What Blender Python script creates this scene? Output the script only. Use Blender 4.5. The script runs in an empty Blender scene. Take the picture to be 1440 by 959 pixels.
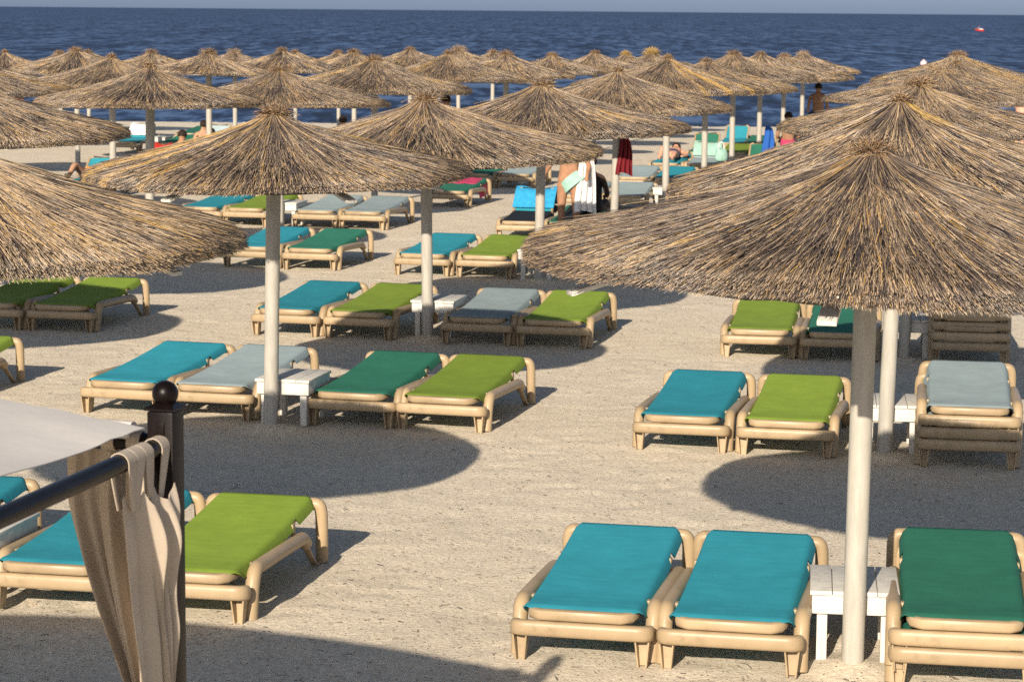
import bpy, bmesh, math, random
import numpy as np
from mathutils import Vector, Matrix
random.seed(7); rng = np.random.default_rng(11)
R = math.radians
scene = bpy.context.scene
col = scene.collection

# ------------------------------------------------------------------ materials
def new_mat(name, rough=.6, spec=.3):
    m = bpy.data.materials.new(name); m.use_nodes = True
    nt = m.node_tree; b = nt.nodes['Principled BSDF']
    b.inputs['Roughness'].default_value = rough
    b.inputs['Specular IOR Level'].default_value = spec
    return m, nt, b
def N(nt, kind, **kw):
    n = nt.nodes.new(kind)
    for k, v in kw.items():
        if k in n.inputs: n.inputs[k].default_value = v
        else: setattr(n, k, v)
    return n
def ramp(nt, stops, fac):
    r = nt.nodes.new('ShaderNodeValToRGB'); cr = r.color_ramp
    while len(cr.elements) < len(stops): cr.elements.new(.5)
    for e, (p, c) in zip(cr.elements, stops): e.position = p; e.color = (*c, 1)
    nt.links.new(fac, r.inputs['Fac']); return r.outputs['Color']
def noisy(name, c0, c1, scale=6, rough=.5, spec=.3, bump=0, bscale=80, detail=4):
    """two close tones of one colour mixed by noise, with a fine bump"""
    m, nt, b = new_mat(name, rough, spec)
    tc = N(nt, 'ShaderNodeTexCoord')
    n = N(nt, 'ShaderNodeTexNoise', Scale=scale, Detail=detail)
    nt.links.new(tc.outputs['Object'], n.inputs['Vector'])
    nt.links.new(ramp(nt, [(.35, c0), (.68, c1)], n.outputs['Fac']), b.inputs['Base Color'])
    if bump:
        n2 = N(nt, 'ShaderNodeTexNoise', Scale=bscale, Detail=3)
        nt.links.new(tc.outputs['Object'], n2.inputs['Vector'])
        bp = N(nt, 'ShaderNodeBump', Strength=bump, Distance=.01)
        nt.links.new(n2.outputs['Fac'], bp.inputs['Height']); nt.links.new(bp.outputs['Normal'], b.inputs['Normal'])
    return m
def sc(c, k): return tuple(x * k for x in c)

M = {}
PL = (.372, .276, .165)
M['plastic'] = noisy('beige_plastic', sc(PL, .88), sc(PL, 1.06), 5, .42, .35, .05, 60)
nt = M['plastic'].node_tree; b = nt.nodes['Principled BSDF']; src = b.inputs['Base Color'].links[0].from_socket      # scuffs, grime and a different age for each lounger
tc = N(nt, 'ShaderNodeTexCoord'); gn = N(nt, 'ShaderNodeTexNoise', Scale=7.0, Detail=9, Roughness=.72); nt.links.new(tc.outputs['Object'], gn.inputs['Vector'])
gm = N(nt, 'ShaderNodeMix', data_type='RGBA'); gm.inputs['B'].default_value = (.20, .135, .075, 1)
nt.links.new(ramp(nt, [(.54, (0, 0, 0)), (.70, (.55, .55, .55))], gn.outputs['Fac']), gm.inputs['Factor']); nt.links.new(src, gm.inputs['A'])
oi = N(nt, 'ShaderNodeObjectInfo'); hv = N(nt, 'ShaderNodeHueSaturation'); mr = N(nt, 'ShaderNodeMapRange'); mr.inputs['To Min'].default_value = .88; mr.inputs['To Max'].default_value = 1.08
nt.links.new(oi.outputs['Random'], mr.inputs['Value']); nt.links.new(mr.outputs['Result'], hv.inputs['Value']); nt.links.new(gm.outputs['Result'], hv.inputs['Color']); nt.links.new(hv.outputs['Color'], b.inputs['Base Color'])
SL = {'turquoise': (.028, .25, .325), 'lime': (.200, .29, .040), 'dark green': (.030, .165, .112), 'light blue': (.28, .35, .37)}
def sling_mat(name, c):
    m, nt, b = new_mat(name, .8, .15)
    tc = N(nt, 'ShaderNodeTexCoord')
    n = N(nt, 'ShaderNodeTexNoise', Scale=3.5, Detail=5, Roughness=.6)
    nt.links.new(tc.outputs['Object'], n.inputs['Vector'])
    oi = N(nt, 'ShaderNodeObjectInfo')
    hv = N(nt, 'ShaderNodeHueSaturation')
    mr = N(nt, 'ShaderNodeMapRange'); mr.inputs['To Min'].default_value = .82; mr.inputs['To Max'].default_value = 1.12
    nt.links.new(oi.outputs['Random'], mr.inputs['Value']); nt.links.new(mr.outputs['Result'], hv.inputs['Value'])
    nt.links.new(ramp(nt, [(.3, sc(c, .88)), (.7, sc(c, 1.1))], n.outputs['Fac']), hv.inputs['Color'])
    nt.links.new(hv.outputs['Color'], b.inputs['Base Color'])
    w = N(nt, 'ShaderNodeTexNoise', Scale=9, Detail=6)
    mp = N(nt, 'ShaderNodeMapping'); mp.inputs['Scale'].default_value = (.5, 1.6, 1)
    nt.links.new(tc.outputs['Object'], mp.inputs['Vector']); nt.links.new(mp.outputs['Vector'], w.inputs['Vector'])
    bp = N(nt, 'ShaderNodeBump', Strength=.22, Distance=.014)
    nt.links.new(w.outputs['Fac'], bp.inputs['Height']); nt.links.new(bp.outputs['Normal'], b.inputs['Normal'])
    return m
for k, c in SL.items(): M[k] = sling_mat(k.replace(' ', '_') + '_sling', c)

def straw_mat(name, stops):
    m, nt, b = new_mat(name, .36, 1.0)
    a = N(nt, 'ShaderNodeAttribute', attribute_name='tone')
    tc = N(nt, 'ShaderNodeTexCoord'); n = N(nt, 'ShaderNodeTexNoise', Scale=2.2, Detail=3)
    oi = N(nt, 'ShaderNodeObjectInfo')
    off = N(nt, 'ShaderNodeVectorMath', operation='SCALE'); off.inputs[0].default_value = (17, 31, 5)
    nt.links.new(oi.outputs['Random'], off.inputs['Scale'])
    ad = N(nt, 'ShaderNodeVectorMath', operation='ADD')
    nt.links.new(tc.outputs['Object'], ad.inputs[0]); nt.links.new(off.outputs[0], ad.inputs[1])
    nt.links.new(ad.outputs[0], n.inputs['Vector'])
    mr = N(nt, 'ShaderNodeMapRange'); mr.inputs['From Min'].default_value = .3; mr.inputs['From Max'].default_value = .7
    mr.inputs['To Min'].default_value = -.10; mr.inputs['To Max'].default_value = .10
    nt.links.new(n.outputs['Fac'], mr.inputs['Value'])
    s = N(nt, 'ShaderNodeMath', operation='ADD')
    nt.links.new(a.outputs['Fac'], s.inputs[0]); nt.links.new(mr.outputs['Result'], s.inputs[1])
    nt.links.new(ramp(nt, stops, s.outputs[0]), b.inputs['Base Color'])
    return m
M['straw'] = straw_mat('weathered_straw', [(0, (.020, .014, .011)), (.18, (.075, .057, .048)), (.36, (.20, .152, .118)), (.54, (.40, .29, .185)),
                                           (.74, (.63, .475, .295)), (.86, (.52, .30, .07)), (1, (.58, .38, .10))])
M['tuft'] = straw_mat('rusty_straw', [(0, (.035, .02, .012)), (.35, (.13, .075, .038)), (.6, (.27, .165, .08)), (1, (.46, .33, .18))])
M['gold'] = straw_mat('golden_straw', [(0, (.20, .115, .03)), (.5, (.42, .27, .075)), (1, (.52, .38, .15))])
def paint_wood(name, c, rough=.55):
    m, nt, b = new_mat(name, rough, .3)
    tc = N(nt, 'ShaderNodeTexCoord'); mp = N(nt, 'ShaderNodeMapping'); mp.inputs['Scale'].default_value = (9, 9, 1.6)
    n = N(nt, 'ShaderNodeTexNoise', Scale=2.2, Detail=7, Roughness=.65)
    nt.links.new(tc.outputs['Object'], mp.inputs['Vector']); nt.links.new(mp.outputs['Vector'], n.inputs['Vector'])
    nt.links.new(ramp(nt, [(.22, (.30, .19, .10)), (.33, sc(c, .80)), (.55, c), (.8, sc(c, 1.07))], n.outputs['Fac']), b.inputs['Base Color'])
    bp = N(nt, 'ShaderNodeBump', Strength=.3, Distance=.006)
    nt.links.new(n.outputs['Fac'], bp.inputs['Height']); nt.links.new(bp.outputs['Normal'], b.inputs['Normal'])
    return m
M['pole'] = paint_wood('cream_painted_pole', (.40, .375, .325))
M['table'] = paint_wood('white_painted_wood', (.60, .575, .52))
M['metal'] = noisy('dark_brown_metal', (.0045, .0025, .0022), (.009, .005, .0045), 8, .36, .16, .05, 120)
M['canopy'] = noisy('off_white_canvas', (.53, .50, .47), (.59, .56, .525), 2.5, .85, .1, .10, 25)
M['curtain'] = noisy('beige_canvas', (.40, .335, .265), (.47, .40, .325), 4, .85, .1, .12, 40)
M['wire'] = noisy('rusty_wire', (.05, .035, .03), (.09, .06, .05), 30, .6)
for k, c in dict(skin=(.42, .24, .15), tan=(.34, .18, .105), pale_skin=(.60, .32, .22), dark_skin=(.05, .03, .022), hair=(.02, .012, .008), red=(.45, .03, .02), crimson=(.16, .012, .018),
                 white=(.74, .72, .70), blue=(.02, .10, .38), sky=(.03, .30, .55), pink=(.50, .05, .13), black=(.012, .012, .014), orange=(.62, .20, .02),
                 green=(.05, .32, .06), yellow=(.62, .60, .10), mint=(.30, .50, .42), hull=(.75, .73, .70), buoy=(.75, .55, .52), navy=(.02, .035, .09)).items():
    M[k] = noisy(k + '_surface', sc(c, .85), sc(c, 1.1), 12, .75 if k not in ('hull', 'buoy') else .35, .25, .06, 30)

# ------------------------------------------------------------------ helpers
def tag(o, label=None, cat=None, group=None, kind=None):
    if label: o['label'] = label
    if cat: o['category'] = cat
    if group: o['group'] = group
    if kind: o['kind'] = kind
    return o
def link(name, me, parent=None, loc=(0, 0, 0), rz=0):
    o = bpy.data.objects.new(name, me); col.objects.link(o)
    o.location = loc; o.rotation_euler = (0, 0, rz)
    if parent: o.parent = parent
    return o
def empty(name, loc=(0, 0, 0), rz=0):
    o = link(name, None, None, loc, rz); o.empty_display_size = .2; return o
def copy_tree(o, parent=None):
    c = o.copy(); col.objects.link(c)
    if parent: c.parent = parent
    for ch in list(o.children): copy_tree(ch, c)
    return c
def paint(o, m):
    """give this object its own material over shared mesh data"""
    o.material_slots[0].link = 'OBJECT'; o.material_slots[0].material = m

class MB:
    def __init__(s): s.v = []; s.f = []
    def add(s, v, f):
        k = len(s.v); s.v += [tuple(p) for p in v]; s.f += [tuple(i + k for i in q) for q in f]
    def box(s, c, size, rot=None, bevel=.004):
        bm = bmesh.new(); bmesh.ops.create_cube(bm, size=1)
        for v in bm.verts: v.co = Vector((v.co.x * size[0], v.co.y * size[1], v.co.z * size[2]))
        if bevel: bmesh.ops.bevel(bm, geom=bm.edges[:], offset=min(bevel, min(size) * .3), segments=2, affect='EDGES', profile=.6)
        mat = Matrix.Translation(c) @ (rot.to_4x4() if rot else Matrix())
        bm.transform(mat); bm.verts.index_update()
        s.add([v.co for v in bm.verts], [[v.index for v in f.verts] for f in bm.faces]); bm.free()
    def tube(s, pts, rad, n=10, flat=1.0, up=(0, 0, 1), cap=True, closed=False, power=2.0):
        """sweep an oval (or a rounded rectangle, power > 2) along pts; rad is a number, or a list, of half widths; flat scales the half height"""
        P = [Vector(p) for p in pts]; k = len(P)
        rr = rad if isinstance(rad, (list, tuple)) else [rad] * k
        rings = []; upv = Vector(up)
        for i in range(k):
            if closed: t = P[(i + 1) % k] - P[i - 1]
            else: t = P[min(i + 1, k - 1)] - P[max(i - 1, 0)]
            t.normalize()
            a = t.cross(upv)
            if a.length < 1e-3: a = t.cross(Vector((0, 1, 0)))
            a.normalize(); b = a.cross(t).normalized()
            ring = []
            for j in range(n):
                th = 2 * math.pi * (j + .5) / n; ct, st = math.cos(th), math.sin(th)
                cx = math.copysign(abs(ct) ** (2 / power), ct); cy = math.copysign(abs(st) ** (2 / power), st)
                ring.append(P[i] + a * cx * rr[i] + b * cy * rr[i] * flat)
            rings.append(ring)
        v = [p for r_ in rings for p in r_]; f = []
        for i in range(k if closed else k - 1):
            for j in range(n):
                a0 = i * n + j; a1 = i * n + (j + 1) % n; b0 = ((i + 1) % k) * n + j; b1 = ((i + 1) % k) * n + (j + 1) % n
                f.append((a0, a1, b1, b0))
        if cap and not closed:
            f.append(tuple(range(n - 1, -1, -1))); f.append(tuple((k - 1) * n + j for j in range(n)))
        s.add(v, f)
    def lathe(s, prof, n=20, c=(0, 0, 0)):
        v = []; f = []
        for r_, z in prof:
            for j in range(n): th = 2 * math.pi * j / n; v.append((c[0] + r_ * math.cos(th), c[1] + r_ * math.sin(th), c[2] + z))
        k = len(prof)
        for i in range(k - 1):
            for j in range(n): f.append((i * n + j, i * n + (j + 1) % n, (i + 1) * n + (j + 1) % n, (i + 1) * n + j))
        f.append(tuple(range(n - 1, -1, -1))); f.append(tuple((k - 1) * n + j for j in range(n)))
        s.add(v, f)
    def sheet(s, fn, nu, nv, thick=.004):
        """a cloth: fn(u, v) gives a point; the sheet gets real thickness"""
        top = [[Vector(fn(i / nu, j / nv)) for i in range(nu + 1)] for j in range(nv + 1)]
        nor = []
        for j in range(nv + 1):
            for i in range(nu + 1):
                du = top[j][min(i + 1, nu)] - top[j][max(i - 1, 0)]; dv = top[min(j + 1, nv)][i] - top[max(j - 1, 0)][i]
                q = du.cross(dv); nor.append(q.normalized() if q.length > 1e-9 else Vector((0, 0, 1)))
        flat = [p for r_ in top for p in r_]; k = len(flat); w = nu + 1
        v = flat + [p - q * thick for p, q in zip(flat, nor)]; f = []
        for j in range(nv):
            for i in range(nu):
                a = j * w + i; f.append((a, a + 1, a + w + 1, a + w)); f.append((k + a, k + a + w, k + a + w + 1, k + a + 1))
        for i in range(nu):
            f.append((i, k + i, k + i + 1, i + 1)); a = nv * w + i; f.append((a, a + 1, k + a + 1, k + a))
        for j in range(nv):
            a = j * w; f.append((a, a + w, k + a + w, k + a)); a = j * w + nu; f.append((a, k + a, k + a + w, a + w))
        s.add(v, f)
    def mesh(s, name, mat, smooth=True, angle=40):
        me = bpy.data.meshes.new(name); me.from_pydata(s.v, [], s.f); me.materials.append(mat)
        bm = bmesh.new(); bm.from_mesh(me); bmesh.ops.recalc_face_normals(bm, faces=bm.faces); bm.to_mesh(me); bm.free()
        if smooth:
            me.shade_smooth(); me.set_sharp_from_angle(angle=R(angle))
        return me
    def build(s, name, mat, parent=None, **kw):
        return link(name, s.mesh(name, mat, **kw), parent)

def round_path(pts, r=.05, n=5):
    """round the inner corners of a polyline"""
    P = [Vector(p) for p in pts]; out = [P[0]]
    for i in range(1, len(P) - 1):
        a = (P[i - 1] - P[i]); b = (P[i + 1] - P[i]); q = min(r, a.length * .49, b.length * .49)
        p0 = P[i] + a.normalized() * q; p1 = P[i] + b.normalized() * q
        for k in range(n + 1):
            t = k / n; out.append(p0 * (1 - t) ** 2 + P[i] * 2 * t * (1 - t) + p1 * t * t)
    out.append(P[-1]); return out

def ground_z(y): return -.012 * max(0.0, y - 38.0)

# ------------------------------------------------------------------ sun lounger
PM = M['plastic']
def sling_z(t): return .272 + .022 * t + .088 * max(0, (t - .10) / .90) ** 1.6
def lounger_parts(root, raised=False):
    W = .345
    m = MB()                                                     # rounded rail across the foot
    path = round_path([(-W + .004, .125, .158), (-W, .0, .176), (W, .0, .176), (W - .004, .125, .158)], .075, 7)
    m.tube(path, [.016] + [.030] * (len(path) - 2) + [.016], 16, 1.36, power=3); m.build('foot_rail', PM, root)
    for sx in (-1, 1):                                           # hollow tapered legs under the foot rail
        m = MB(); x = sx * (W - .030)
        for dx in (-.034, .034):
            m.add([(x + dx - .004, -.002, .135), (x + dx + .004, -.002, .135), (x + dx + .004, .075, .135), (x + dx - .004, .075, .135),
                   (x + dx * .6 - .004, .012, 0), (x + dx * .6 + .004, .012, 0), (x + dx * .6 + .004, .06, 0), (x + dx * .6 - .004, .06, 0)],
                  [(0, 1, 2, 3), (7, 6, 5, 4), (0, 4, 5, 1), (1, 5, 6, 2), (2, 6, 7, 3), (3, 7, 4, 0)])
        m.add([(x - .029, .066, .134), (x + .029, .066, .134), (x + .029, .074, .134), (x - .029, .074, .134),
               (x - .016, .052, .002), (x + .016, .052, .002), (x + .016, .059, .002), (x - .016, .059, .002)],
              [(0, 1, 2, 3), (7, 6, 5, 4), (0, 4, 5, 1), (1, 5, 6, 2), (2, 6, 7, 3), (3, 7, 4, 0)])
        m.build('front_leg', PM, root, smooth=False)
    for sx in (-1, 1):                                           # thick side tube: up from the sand, back along the side, strut down to the rear foot
        m = MB(); x = sx * (W + .002)
        pts = round_path([(x, .135, 0.0), (x, .165, .16), (x, .215, .262), (x, .70, .250), (x, 1.16, .232), (x, 1.215, .185)], .05, 5)
        m.tube(pts, .040, 12, 1.0, up=(1, 0, 0)); m.build('side_tube', PM, root)
        m = MB(); x2 = sx * (W - .012)
        m.tube([(x2, 1.20, .215), (x2, 1.34, .09), (x2, 1.44, .012), (x2, 1.53, .010)], .008, 8, 2.6, up=(1, 0, 0), power=4)
        m.build('strut', PM, root)
        for yy in (.31, 1.10):                                   # fins that hold the sling frame
            m = MB(); m.box((sx * (W - .042), yy, .245 + .045 * (yy > .6)), (.020, .05, .07), bevel=.006); m.build('bracket', PM, root)
    m = MB()                                                     # arch over the head end
    m.tube(round_path([(-W, 1.575, 0), (-W, 1.565, .30), (-W + .012, 1.56, .352), (W - .012, 1.56, .352), (W, 1.565, .30), (W, 1.575, 0)], .075, 6),
           .038, 12, .95, up=(0, 1, 0)); m.build('head_arch', PM, root)
    m = MB(); L0, L1, w = .0, 1.53, .257                       # rounded frame of the sling
    pts = []
    for t in np.linspace(0.06, .96, 12): pts.append((w, L0 + (L1 - L0) * t, sling_z(t) - .020))
    pts2 = [(-p[0], p[1], p[2]) for p in reversed(pts)]
    loop = [(w - .012, L0 + .03, sling_z(0) - .022), (w - .05, L0, sling_z(0) - .022), (-w + .05, L0, sling_z(0) - .022), (-w + .012, L0 + .03, sling_z(0) - .022)]
    head = [(-w + .03, L1, sling_z(1) - .024), (w - .03, L1, sling_z(1) - .024)]
    m.tube(pts + head[::-1] + pts2 + loop[::-1], .029, 12, 1.0, closed=True, power=3.2); m.build('sling_frame', PM, root)
    m = MB()
    def fn(u, v):
        t = .004 + 1.034 * v; y = L0 + (L1 - L0) * t + .002 + .006 * math.sin(u * 9) * (v < .01)
        hw = .315 - .070 * max(0, 1 - v / .04) ** 1.5 - .045 * max(0, (v - .95) / .05) ** 2
        a = (u - .5) * 2; x = a * hw; z = sling_z(t) + .015
        e = max(0, abs(a) - .90) / .10
        z += -.062 * e ** 1.6 * min(1, max(0, v - .015) / .07) - .007 * (1 - a * a) * math.sin(math.pi * min(1, v))
        if e > .5 and (abs(v - .20) < .022 or abs(v - .72) < .022): z += .040; x *= .945
        z -= .035 * max(0, (v - .98) / .02) ** 1.5 + .012 * max(0, 1 - v / .02)
        return (x, y, z)
    m.sheet(fn, 34, 46, .006); s = m.build('sling', M['turquoise'], root, angle=60)
    s.name = 'sling'
    if raised:
        m = MB()
        def fb(u, v):
            a = (u - .5) * 2; hw = .275 - .05 * max(0, (v - .93) / .07) ** 2
            return (a * hw, 1.02 + .38 * v, .315 + .32 * v - .012 * (1 - a * a) * math.sin(math.pi * v))
        m.sheet(fb, 16, 14, .008); m.build('backrest_sling', M['dark green'], root)
        m = MB()
        m.tube(round_path([(-.285, 1.0, .29), (-.285, 1.41, .645), (.285, 1.41, .645), (.285, 1.0, .29)], .07, 5), .022, 10, 1.0, up=(1, 0, 0))
        m.tube([(-.25, 1.30, .54), (-.25, 1.47, .33)], .012, 8); m.tube([(.25, 1.30, .54), (.25, 1.47, .33)], .012, 8)
        m.build('backrest_frame', PM, root)
    return root
flat0 = lounger_parts(empty('sun_lounger')); raised0 = lounger_parts(empty('sun_lounger'), True)
used = set()
def set_sling(o, color):
    for ch in o.children:
        if 'sling' in ch.name and 'frame' not in ch.name: paint(ch, M[color])
LG = 'beige plastic sun loungers set out in rows on the sand'
def lounger(x, y, deg, color, label, raised=False, dz=0, jitter=0):
    p = raised0 if raised else flat0
    o = p if p not in used else copy_tree(p); used.add(p)
    o.location = (x, y, ground_z(y) + dz - .004); o.rotation_euler = (0, 0, -R(deg)); o.scale = (.975,) * 3; set_sling(o, color)
    return tag(o, label, 'sun lounger', LG)

# ------------------------------------------------------------------ side table
def table_parts(root):
    w, d, h = .44, .58, .365
    pw = (w - .012) / 4
    for i in range(4):
        m = MB(); x = -w / 2 + pw / 2 + i * (pw + .004)
        m.box((x, random.uniform(-.004, .004), h - .011 + random.uniform(-.0015, .0015)), (pw, d, .022), bevel=.003); m.build('plank', M['table'], root)
    m = MB()
    for yy in (-d / 2 + .025, d / 2 - .025): m.box((0, yy, h - .072), (w - .02, .022, .096), bevel=.003)
    for sx in (-1, 1): m.box((sx * (w / 2 - .024), 0, h - .072), (.022, d - .08, .090), bevel=.003)
    m.build('apron', M['table'], root)
    for sx in (-1, 1):
        for sy in (-1, 1):
            m = MB(); m.box((sx * (w / 2 - .062), sy * (d / 2 - .066), (h - .03) / 2), (.052, .052, h - .03), bevel=.004)
            m.build('leg', M['table'], root)
table0 = empty('side_table'); table_parts(table0)
def table(x, y, deg, label):
    o = table0 if table0 not in used else copy_tree(table0); used.add(table0)
    o.location = (x, y, ground_z(y) - .003); o.rotation_euler = (0, 0, -R(deg))
    return tag(o, label, 'side table', 'white wooden side tables beside the parasol poles')

# ------------------------------------------------------------------ straw parasols
def strands(P, Wd, tone, name, mats, base=None):
    """P: n x k x 3 centre lines, Wd: n x k half widths -> one mesh of three-sided straws; tone per straw"""
    n, k, _ = P.shape
    T = np.gradient(P, axis=1); T /= np.linalg.norm(T, axis=2, keepdims=True) + 1e-9
    A = np.cross(T, np.array([0, 0, 1.0])); A /= np.linalg.norm(A, axis=2, keepdims=True) + 1e-9
    B = np.cross(A, T)
    ph = rng.uniform(0, 2 * math.pi, (n, 1, 1))
    ring = []
    for j in range(3):
        th = ph + 2 * math.pi * j / 3
        ring.append(P + (A * np.cos(th) + B * np.sin(th)) * Wd[..., None])
    V = np.stack(ring, 2).reshape(-1, 3)                          # n,k,3,3
    idx = np.arange(n * k * 3).reshape(n, k, 3)
    q = []
    for j in range(3):
        j2 = (j + 1) % 3
        q.append(np.stack([idx[:, :-1, j], idx[:, :-1, j2], idx[:, 1:, j2], idx[:, 1:, j]], -1).reshape(-1, 4))
    Q = np.concatenate(q)
    TI = idx[:, -1, :].reshape(-1, 3)
    tv = np.repeat(tone, k * 3)
    if base:
        bv, bf, bt = base; o = len(V)
        V = np.concatenate([V, bv]); Q = np.concatenate([Q, bf + o]); tv = np.concatenate([tv, bt])
    me = bpy.data.meshes.new(name)
    me.vertices.add(len(V)); me.vertices.foreach_set('co', V.astype(np.float32).ravel())
    nl = Q.size + TI.size; npoly = len(Q) + len(TI)
    me.loops.add(nl); me.loops.foreach_set('vertex_index', np.concatenate([Q.ravel(), TI.ravel()]).astype(np.int32))
    me.polygons.add(npoly)
    st = np.concatenate([np.arange(len(Q)) * 4, Q.size + np.arange(len(TI)) * 3])
    me.polygons.foreach_set('loop_start', st.astype(np.int32))
    me.update(calc_edges=True); me.validate()
    at_ = me.attributes.new('tone', 'FLOAT', 'POINT'); at_.data.foreach_set('value', tv.astype(np.float32))
    me.materials.append(mats); return me
R0, RISE0 = 1.5, .48
def prof(s, rise=RISE0):
    return rise * (.62 * (1 - s) + .38 * np.clip(1 - s, 0, 1) ** 1.9) + .03 * np.exp(-(s / .06) ** 2) - .02 * np.clip(s - .9, 0, 1) / .1
def thatch(name, n, w0, w1, k=4, gold=(), pale=0.0, thick=1.0):
    phi = rng.uniform(0, 2 * math.pi, n)
    kind = rng.uniform(size=n)
    rim = kind < .55
    s1 = np.where(rim, 1 + np.clip(rng.normal(0, .009, n), -.03, .022), rng.uniform(.30, 1.0, n))
    ln = np.where(rim, rng.uniform(.3, .8, n), rng.uniform(.22, .55, n))
    s0 = np.clip(s1 - ln, .015, None)
    lay = rng.uniform(0, 1, n)
    # rim straws fill a thick edge; upper straws lie on top
    off0 = np.where(rim, (-.075 + .075 * lay) * thick, -.015 + .035 * lay)
    off1 = np.where(rim, (-.115 + .120 * lay) * thick, .002 + .030 * lay)
    lift = rng.uniform(size=n) < .04
    off1 = off1 + np.where(lift, rng.uniform(.0, .035, n), 0)
    dphi = rng.normal(0, .042, n) * np.where(lift, 2.4, 1.0)
    t = np.linspace(0, 1, k)[None, :]
    s = s0[:, None] + (s1 - s0)[:, None] * t
    ph = phi[:, None] + dphi[:, None] * (t - .5) * np.minimum(1.0, .35 / np.maximum(s, .12)) * 2 + rng.normal(0, .0016, (n, k))
    off = off0[:, None] + (off1 - off0)[:, None] * t
    lump = .010 * np.sin(5 * phi[:, None] + 1.3) + .006 * np.sin(13 * phi[:, None])
    rw = 1 + .012 * np.sin(3 * ph + .7) + .010 * np.sin(7 * ph)
    x = R0 * s * rw * np.cos(ph); y = R0 * s * rw * np.sin(ph); z = prof(s) + off + lump * s + rng.normal(0, .0010, (n, k))
    P = np.stack([x, y, z], -1)
    Wd = rng.uniform(w0, w1, (n, 1)) * (1 - .45 * t)
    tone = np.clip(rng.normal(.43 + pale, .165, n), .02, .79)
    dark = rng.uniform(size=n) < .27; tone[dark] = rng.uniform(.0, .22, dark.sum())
    gl = rng.uniform(size=n) < .035; tone[gl] = rng.uniform(.80, .92, gl.sum())
    for a, wd, pr in gold:
        d = np.abs((phi - a + math.pi) % (2 * math.pi) - math.pi); g = (d < wd) & (rng.uniform(size=n) < pr); tone[g] = rng.uniform(.78, 1, g.sum())
    # dense reed core and cut edge, toned dark for the shade between straws
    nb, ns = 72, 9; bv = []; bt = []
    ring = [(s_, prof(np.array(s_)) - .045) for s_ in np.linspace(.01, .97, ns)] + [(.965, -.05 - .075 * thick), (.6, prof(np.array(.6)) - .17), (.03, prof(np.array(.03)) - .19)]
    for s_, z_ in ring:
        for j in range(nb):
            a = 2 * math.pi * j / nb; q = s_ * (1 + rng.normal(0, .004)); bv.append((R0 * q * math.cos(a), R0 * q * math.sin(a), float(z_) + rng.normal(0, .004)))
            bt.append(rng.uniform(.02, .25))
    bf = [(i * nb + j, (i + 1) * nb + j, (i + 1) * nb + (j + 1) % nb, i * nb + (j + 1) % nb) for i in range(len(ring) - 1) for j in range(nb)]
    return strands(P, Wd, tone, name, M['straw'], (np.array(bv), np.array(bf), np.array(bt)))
def topknot(name, n, rad, hgt, w=.005, mat='tuft', wild=1.0):
    phi = rng.uniform(0, 2 * math.pi, n); k = 4; t = np.linspace(0, 1, k)[None, :]
    el = rng.normal(.60, .55 * wild, n); L = rng.uniform(.35, 1.0, n) * rad
    r0 = rng.uniform(0, .35, n) * rad
    rr = r0[:, None] + L[:, None] * t * np.cos(el)[:, None]
    zz = -.02 + rng.uniform(0, .6, n)[:, None] * hgt + L[:, None] * np.sin(el)[:, None] * t - .35 * L[:, None] * t * t
    ph = phi[:, None] + rng.normal(0, .5, n)[:, None] * t
    zz = np.maximum(zz, -.03 - rr * .36 + rng.uniform(0, .04, n)[:, None])
    P = np.stack([rr * np.cos(ph), rr * np.sin(ph), zz], -1)
    Wd = np.full((n, k), w) * (1 - .5 * t) * rng.uniform(.6, 1.3, (n, 1))
    return strands(P, Wd, np.clip(rng.normal(.5, .25, n), 0, 1), name, M[mat])
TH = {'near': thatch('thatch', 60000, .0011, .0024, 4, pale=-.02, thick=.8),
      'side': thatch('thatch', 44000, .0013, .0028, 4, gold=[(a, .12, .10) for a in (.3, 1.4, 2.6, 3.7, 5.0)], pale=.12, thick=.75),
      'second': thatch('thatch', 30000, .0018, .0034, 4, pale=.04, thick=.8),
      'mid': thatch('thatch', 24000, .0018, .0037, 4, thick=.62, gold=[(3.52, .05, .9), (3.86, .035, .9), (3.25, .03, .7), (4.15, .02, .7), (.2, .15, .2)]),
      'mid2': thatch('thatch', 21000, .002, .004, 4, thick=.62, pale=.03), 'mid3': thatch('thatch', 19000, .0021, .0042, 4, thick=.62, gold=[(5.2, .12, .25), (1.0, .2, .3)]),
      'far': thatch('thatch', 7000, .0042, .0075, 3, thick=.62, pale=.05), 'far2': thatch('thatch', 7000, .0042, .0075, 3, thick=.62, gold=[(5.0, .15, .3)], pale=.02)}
TK = [topknot('topknot', 520, .20, .07, .0035), topknot('topknot', 420, .24, .05, .0045), topknot('topknot', 420, .13, .15, .005), topknot('topknot', 300, .24, .12, .007, 'gold', 1.3),
      topknot('topknot', 300, .30, .03, .0045, 'straw')]
def pole_mesh(lean, h, r=.056, n=16):
    m = MB(); prof_ = []
    pts = [(lean[0] * (z / h), lean[1] * (z / h), z) for z in np.linspace(-.12, h, 9)]
    m.tube(pts, [r * (1 + .03 * math.sin(3.1 * i + 10 * lean[0])) for i in range(9)], n, 1, up=(0, 1, 0)); return m.mesh('pole', M['pole'])
def rafters(root, a0, Rr, rim, apex):
    for k in range(6):
        a = a0 + k * math.pi / 3; m = MB(); L = Rr * .91
        p0 = Vector((.05 * math.cos(a), .05 * math.sin(a), apex - .24)); p1 = Vector((L * math.cos(a), L * math.sin(a), rim - .165))
        d = (p1 - p0); mid = (p0 + p1) / 2; q = d.to_track_quat('X', 'Z').to_matrix()
        m.box(mid, (d.length, .085, .022), q, .003); m.build('rafter', M['table'], root)
UG = 'straw thatched beach parasols standing in a grid'
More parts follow.
